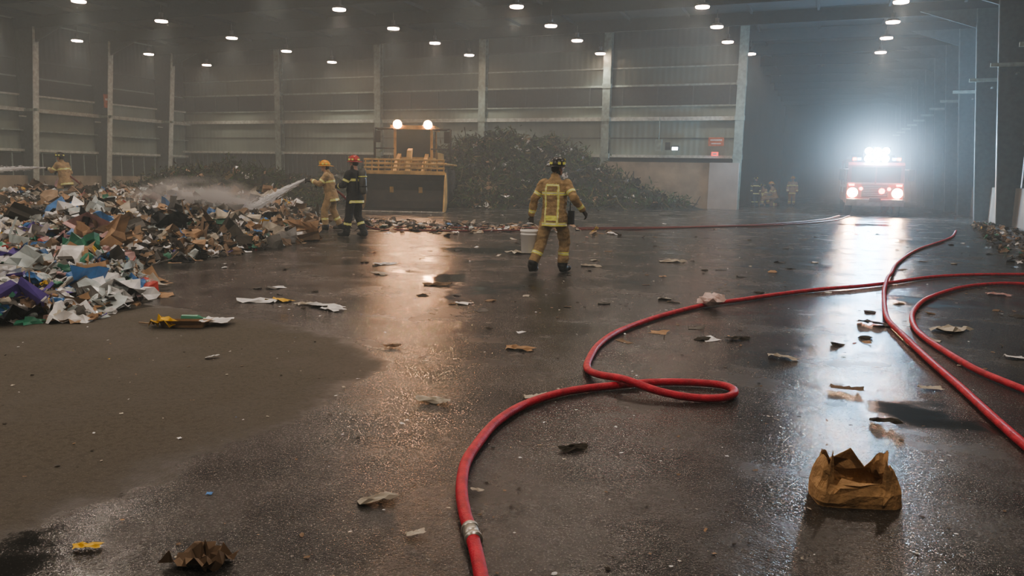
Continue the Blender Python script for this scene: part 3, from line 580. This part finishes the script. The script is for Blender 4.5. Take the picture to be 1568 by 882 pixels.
# ------------------------------------------------------------------ wheel loader (local front -Y)
m_ly=mat('loader_yellow',(.46,.30,.09),.6,.1,.4,3); m_ld=mat('loader_dark_steel',(.030,.026,.022),.55,.4,.4,3); m_tire=mat('tire_rubber',(.018,.017,.016),.9,0,.3,6,.3,20)
m_gl=mat('cab_glass',(.02,.025,.025),.08); m_lead=mat('worklight_lens',(1,.8,.6),.3,emit=(1,.46,.18),estr=80)
root=bpy.data.objects.new('wheel_loader',None); link(root); root.location=(-15.75,27.15,0); root.rotation_euler=(0,0,math.atan2(.36,.93))
b=B('bucket'); hwid=1.68
inner=[(-.05,.03),(.35,.05),(.85,.12),(1.15,.40),(1.25,.85),(1.10,1.25),(.80,1.50)]
outer=[(.80,1.56),(1.18,1.30),(1.33,.85),(1.22,.34),(.88,.03),(.35,-.0),(-.08,.005)]
b.extr(inner+outer,-hwid,hwid,m_ld)
for sx in (-hwid,hwid):
    pl=[(-.05,.02),(.35,.0),(.9,.05),(1.22,.36),(1.3,.85),(1.15,1.3),(.8,1.55),(.55,1.35),(.25,.7)]
    b.extr(pl,sx-.03,sx+.03,m_ly)
b.box((0,-.1,.02),(3.4,.22,.035),m_met)
for x in np.linspace(-1.6,1.6,9): b.box((x,-.22,.025),(.12,.22,.05),m_met)
for z in (1.60,1.76,1.92,2.08): b.box((0,.78-.08*(z-1.5),z),(3.3,.05,.08),m_ly)
for x in np.linspace(-1.6,1.6,13): b.box((x,.80,1.82),(.05,.06,.56),m_ly)
b.box((0,.8,1.54),(3.4,.12,.1),m_ly); b.done(parent=root,bevel=.01)
b=B('lift_arms')
for sx in (-.6,.6):
    b.extr([(1.2,.75),(1.2,1.0),(2.3,1.95),(3.3,2.4),(3.4,2.1),(2.4,1.5),(1.5,.6)],sx-.08,sx+.08,m_ly); b.cyl((sx*.6,1.3,1.2),(sx*.6,3.0,1.3),.07,m_met)
b.box((0,1.9,1.35),(1.3,.25,.3),m_ly); b.extr([(1.5,1.3),(2.1,2.5),(2.5,2.6),(2.3,2.2),(1.8,1.2)],-.1,.1,m_ly); b.done(parent=root,bevel=.01)
b=B('chassis'); b.box((0,3.0,1.2),(1.3,1.8,.9),m_ld); b.box((0,5.9,1.75),(1.9,2.6,1.5),m_ly,ty=.95); b.box((0,4.6,1.0),(1.1,2.0,.6),m_ld); b.box((0,3.9,1.35),(2.6,.3,.5),m_ly)
for sx in (-1.25,1.25): b.box((sx,2.6,1.95),(.75,1.7,.08),m_ly); b.box((sx,6,1.95),(.75,1.8,.08),m_ly); b.box((sx*.9,4.3,.8),(.4,.8,.06),m_ld)
b.box((0,6.2,2.9),(.2,.2,.7),m_ld); b.done(parent=root,bevel=.03)
b=B('tires')
for sx in (-1.25,1.25):
    for yy in (2.6,6.0):
        rings=[]
        for z,r in ((-.3,.5),(-.33,.62),(-.3,.84),(-.2,.9),(0,.91),(.2,.9),(.3,.84),(.33,.62),(.3,.5)):
            rings.append([(sx+z,yy+r*math.cos(t),.9+r*math.sin(t)) for t in [k*2*math.pi/32 for k in range(32)]])
        b.loft(rings,m_tire); b.cyl((sx-.25,yy,.9),(sx+.25,yy,.9),.45,m_ly,seg=24)
        for k in range(24):
            t=k*2*math.pi/24; M=Matrix.Translation((sx,yy,.9))@Matrix.Rotation(t,4,'X')
            b.box((.15 if k%2 else -.15,0,.9),(.3,.09,.07),m_tire,M)
b.done(parent=root)
b=B('cab'); 
for sx in (-.8,.8):
    for yy,t in ((3.35,.1),(4.9,0)): b.box((sx,yy,2.7),(.11,.11,1.6),m_ly)
b.box((0,4.1,3.52),(1.95,1.95,.16),m_ly); b.box((0,4.1,2.0),(1.7,1.6,.5),m_ly); b.box((0,3.36,2.8),(1.5,.02,1.3),m_gl)
for sx in (-.8,.8): b.box((sx,4.1,2.8),(.02,1.5,1.3),m_gl)
b.box((0,4.4,2.6),(.5,.4,.9),m_ld); b.cyl((0,3.5,2.2),(0,3.8,2.6),.02,m_ld)
for sx in (-1,1):
    b.cyl((sx*.85,3.3,3.45),(sx*1.5,3.0,3.40),.03,m_ld); b.box((sx*1.5,3.0,3.1),(.24,.06,.5),m_ld); b.cyl((sx*1.65,3.1,2.0),(sx*1.65,3.1,3.45),.05,m_ld); b.cyl((sx*.85,3.1,3.45),(sx*1.65,3.1,3.45),.035,m_ld)
b.cyl((-1.65,3.1,2.1),(1.65,3.1,2.1),.04,m_ld); b.cyl((-1.65,3.1,2.6),(-.8,3.1,2.6),.03,m_ld); b.cyl((1.65,3.1,2.6),(.8,3.1,2.6),.03,m_ld); b.done(parent=root)
b=B('work_lights')
for sx in (-.66,.66): b.cyl((sx,3.3,3.66),(sx,3.12,3.64),.15,m_ld,.17,20); b.cyl((sx,3.12,3.64),(sx,3.08,3.635),.19,m_lead,.18,20)
b.done(parent=root)
for sx in (-.66,.66):
    l=bpy.data.lights.new('work_beam','SPOT'); l.energy=400; l.color=(1,.58,.32); l.spot_size=math.radians(110); l.spot_blend=.9; l.shadow_soft_size=.14
    lo=bpy.data.objects.new('work_beam',l); link(lo,root); lo.location=(sx,3.0,3.6); lo.rotation_euler=(math.radians(-80),0,0)
# ------------------------------------------------------------------ fire truck (front -Y)
m_red=mat('engine_red',(.17,.012,.012),.4); m_chr=mat('chrome',(.28,.28,.29),.3,1); m_wt=mat('truck_white',(.35,.35,.35),.35)
root=bpy.data.objects.new('fire_truck',None); link(root); root.location=(2.05,40.4,0); root.rotation_euler=(0,0,.02)
b=B('cab'); prof=[(0,.55),(0,1.45),(.12,2.35),(.3,2.48),(2.9,2.48),(2.9,.55)]; b.extr(prof,-1.22,1.22,m_red)
b.box((0,.03,1.9),(2.1,.16,.74),m_gl); b.box((0,.0,1.88),(.06,.2,.76),m_red)
for sx in (-1,1): b.box((sx*1.225,1.0,1.9),(.02,.8,.7),m_gl); b.box((sx*1.225,2.1,1.9),(.02,.7,.7),m_gl); b.box((sx*1.48,-.1,1.9),(.22,.1,.5),m_ld); b.cyl((sx*1.2,0,2.15),(sx*1.48,-.1,2.15),.02,m_chr)
b.done(parent=root,bevel=.05)
b=B('front_end'); b.box((0,-.28,.62),(2.45,.6,.32),m_chr); b.box((0,-.03,1.15),(1.15,.08,.55),m_ld)
for z in np.linspace(.95,1.35,6): b.box((0,-.08,z),(1.05,.03,.03),m_chr)
for sx in (-1,1): b.box((sx*.93,-.04,1.1),(.45,.1,.42),m_ld)
b.box((0,-.6,.75),(.5,.1,.2),m_ld); b.box((0,-.03,1.5),(2.4,.06,.08),m_wt); b.done(parent=root,bevel=.02)
b=B('body'); b.box((0,5.9,1.65),(2.45,5.6,2.1),m_red); b.box((0,5.9,2.8),(2.0,5.4,.25),m_ld); b.box((0,3.05,1.3),(2.3,.3,1.4),m_ld); b.box((0,4.6,.6),(1.0,8.4,.3),m_ld)
for sx in (-1,1):
    for yy in (3.8,5.0,7.9): b.box((sx*1.23,yy,1.75),(.02,.95,1.5),m_chr)
    b.box((sx*1.235,4.3,1.35),(.02,8.4,.12),m_wt)
b.done(parent=root,bevel=.03)
b=B('wheels')
for sx in (-1.05,1.05):
    for yy in (1.2,6.6):
        rings=[[(sx+z,yy+r*math.cos(t),.52+r*math.sin(t)) for t in [k*2*math.pi/28 for k in range(28)]] for z,r in ((-.15,.3),(-.16,.45),(-.12,.52),(.12,.52),(.16,.45),(.15,.3))]
        b.loft(rings,m_tire); b.cyl((sx-.12,yy,.52),(sx+.13,yy,.52),.28,m_chr,seg=20)
b.done(parent=root)
m_hl=mat('headlamp_lens',(1,1,1),.2,emit=(1,.60,.32),estr=150); m_flood_glare=mat('flood_glare_lens',(1,1,1),.2,emit=(.40,.78,1),estr=280); m_rl=mat('red_beacon',(1,.05,.03),.3,emit=(1,.04,.02),estr=60); m_bl=mat('blue_beacon',(.05,.2,1),.3,emit=(.1,.35,1),estr=40)
b=B('lamps')
for sx in (-1,1): b.cyl((sx*.96,-.09,1.06),(sx*.96,-.13,1.06),.23,m_hl,seg=20); b.cyl((sx*.60,-.09,1.25),(sx*.60,-.12,1.25),.08,m_rl,seg=14); b.box((sx*1.02,-.1,1.42),(.24,.05,.08),m_rl)
b.cyl((.30,-.1,1.15),(.30,-.14,1.15),.13,m_rl,seg=14)
b.box((0,.55,2.55),(1.9,.35,.14),m_ld); 
for x in (-.95,-.75,.75,.95): b.box((x,.4,2.64),(.16,.2,.12),m_rl if abs(x)>.8 else m_bl)
b.box((0,.44,2.84),(1.14,.10,.74),m_ld); 
for x in (-.37,0,.37):
    for z in (2.66,3.02): b.cyl((x,.39,z),(x,.35,z),.165,m_flood_glare,seg=20)  # lens bank enlarged so its size stands for the top light's bloom
b.done(parent=root)
for nm,pos,e,c,r,sz in (('flood_beam',(0,.2,2.85),4800,(.38,.68,1),.4,None),('head_beam',(-.96,-.2,1.06),450,(1,.66,.38),.14,120),('head_beam',(.96,-.2,1.06),450,(1,.66,.38),.14,120),('beacon_glow',(.4,-.9,1.3),80,(1,.1,.06),.2,None)):
    l=bpy.data.lights.new(nm,'POINT' if sz is None else 'SPOT'); l.energy=e; l.color=c; l.shadow_soft_size=r
    lo=bpy.data.objects.new(nm,l); link(lo,root); lo.location=pos
    if sz: l.spot_size=math.radians(sz); l.spot_blend=.9; lo.rotation_euler=(math.radians(-86),0,0)
# ------------------------------------------------------------------ world + camera
w=bpy.data.worlds.new('night'); SC.world=w; w.use_nodes=True; w.node_tree.nodes['Background'].inputs[0].default_value=(.02,.03,.05,1); w.node_tree.nodes['Background'].inputs[1].default_value=.3
cam=bpy.data.cameras.new('camera'); cam.sensor_width=36; cam.lens=36*1184/1568; cam.clip_end=300
co=bpy.data.objects.new('camera',cam); link(co); co.location=(0,0,1.55)
co.rotation_euler=(Matrix.Rotation(math.radians(21.9),3,'Z')@Matrix.Rotation(math.radians(81.7),3,'X')@Matrix.Rotation(math.radians(1.15),3,'Z')).to_euler()
SC.camera=co
SC.view_settings.view_transform='AgX'; SC.view_settings.look='AgX - Medium High Contrast'; SC.view_settings.exposure=.02
cy=SC.cycles; cy.max_bounces=4; cy.diffuse_bounces=2; cy.glossy_bounces=2; cy.transmission_bounces=2; cy.volume_bounces=0
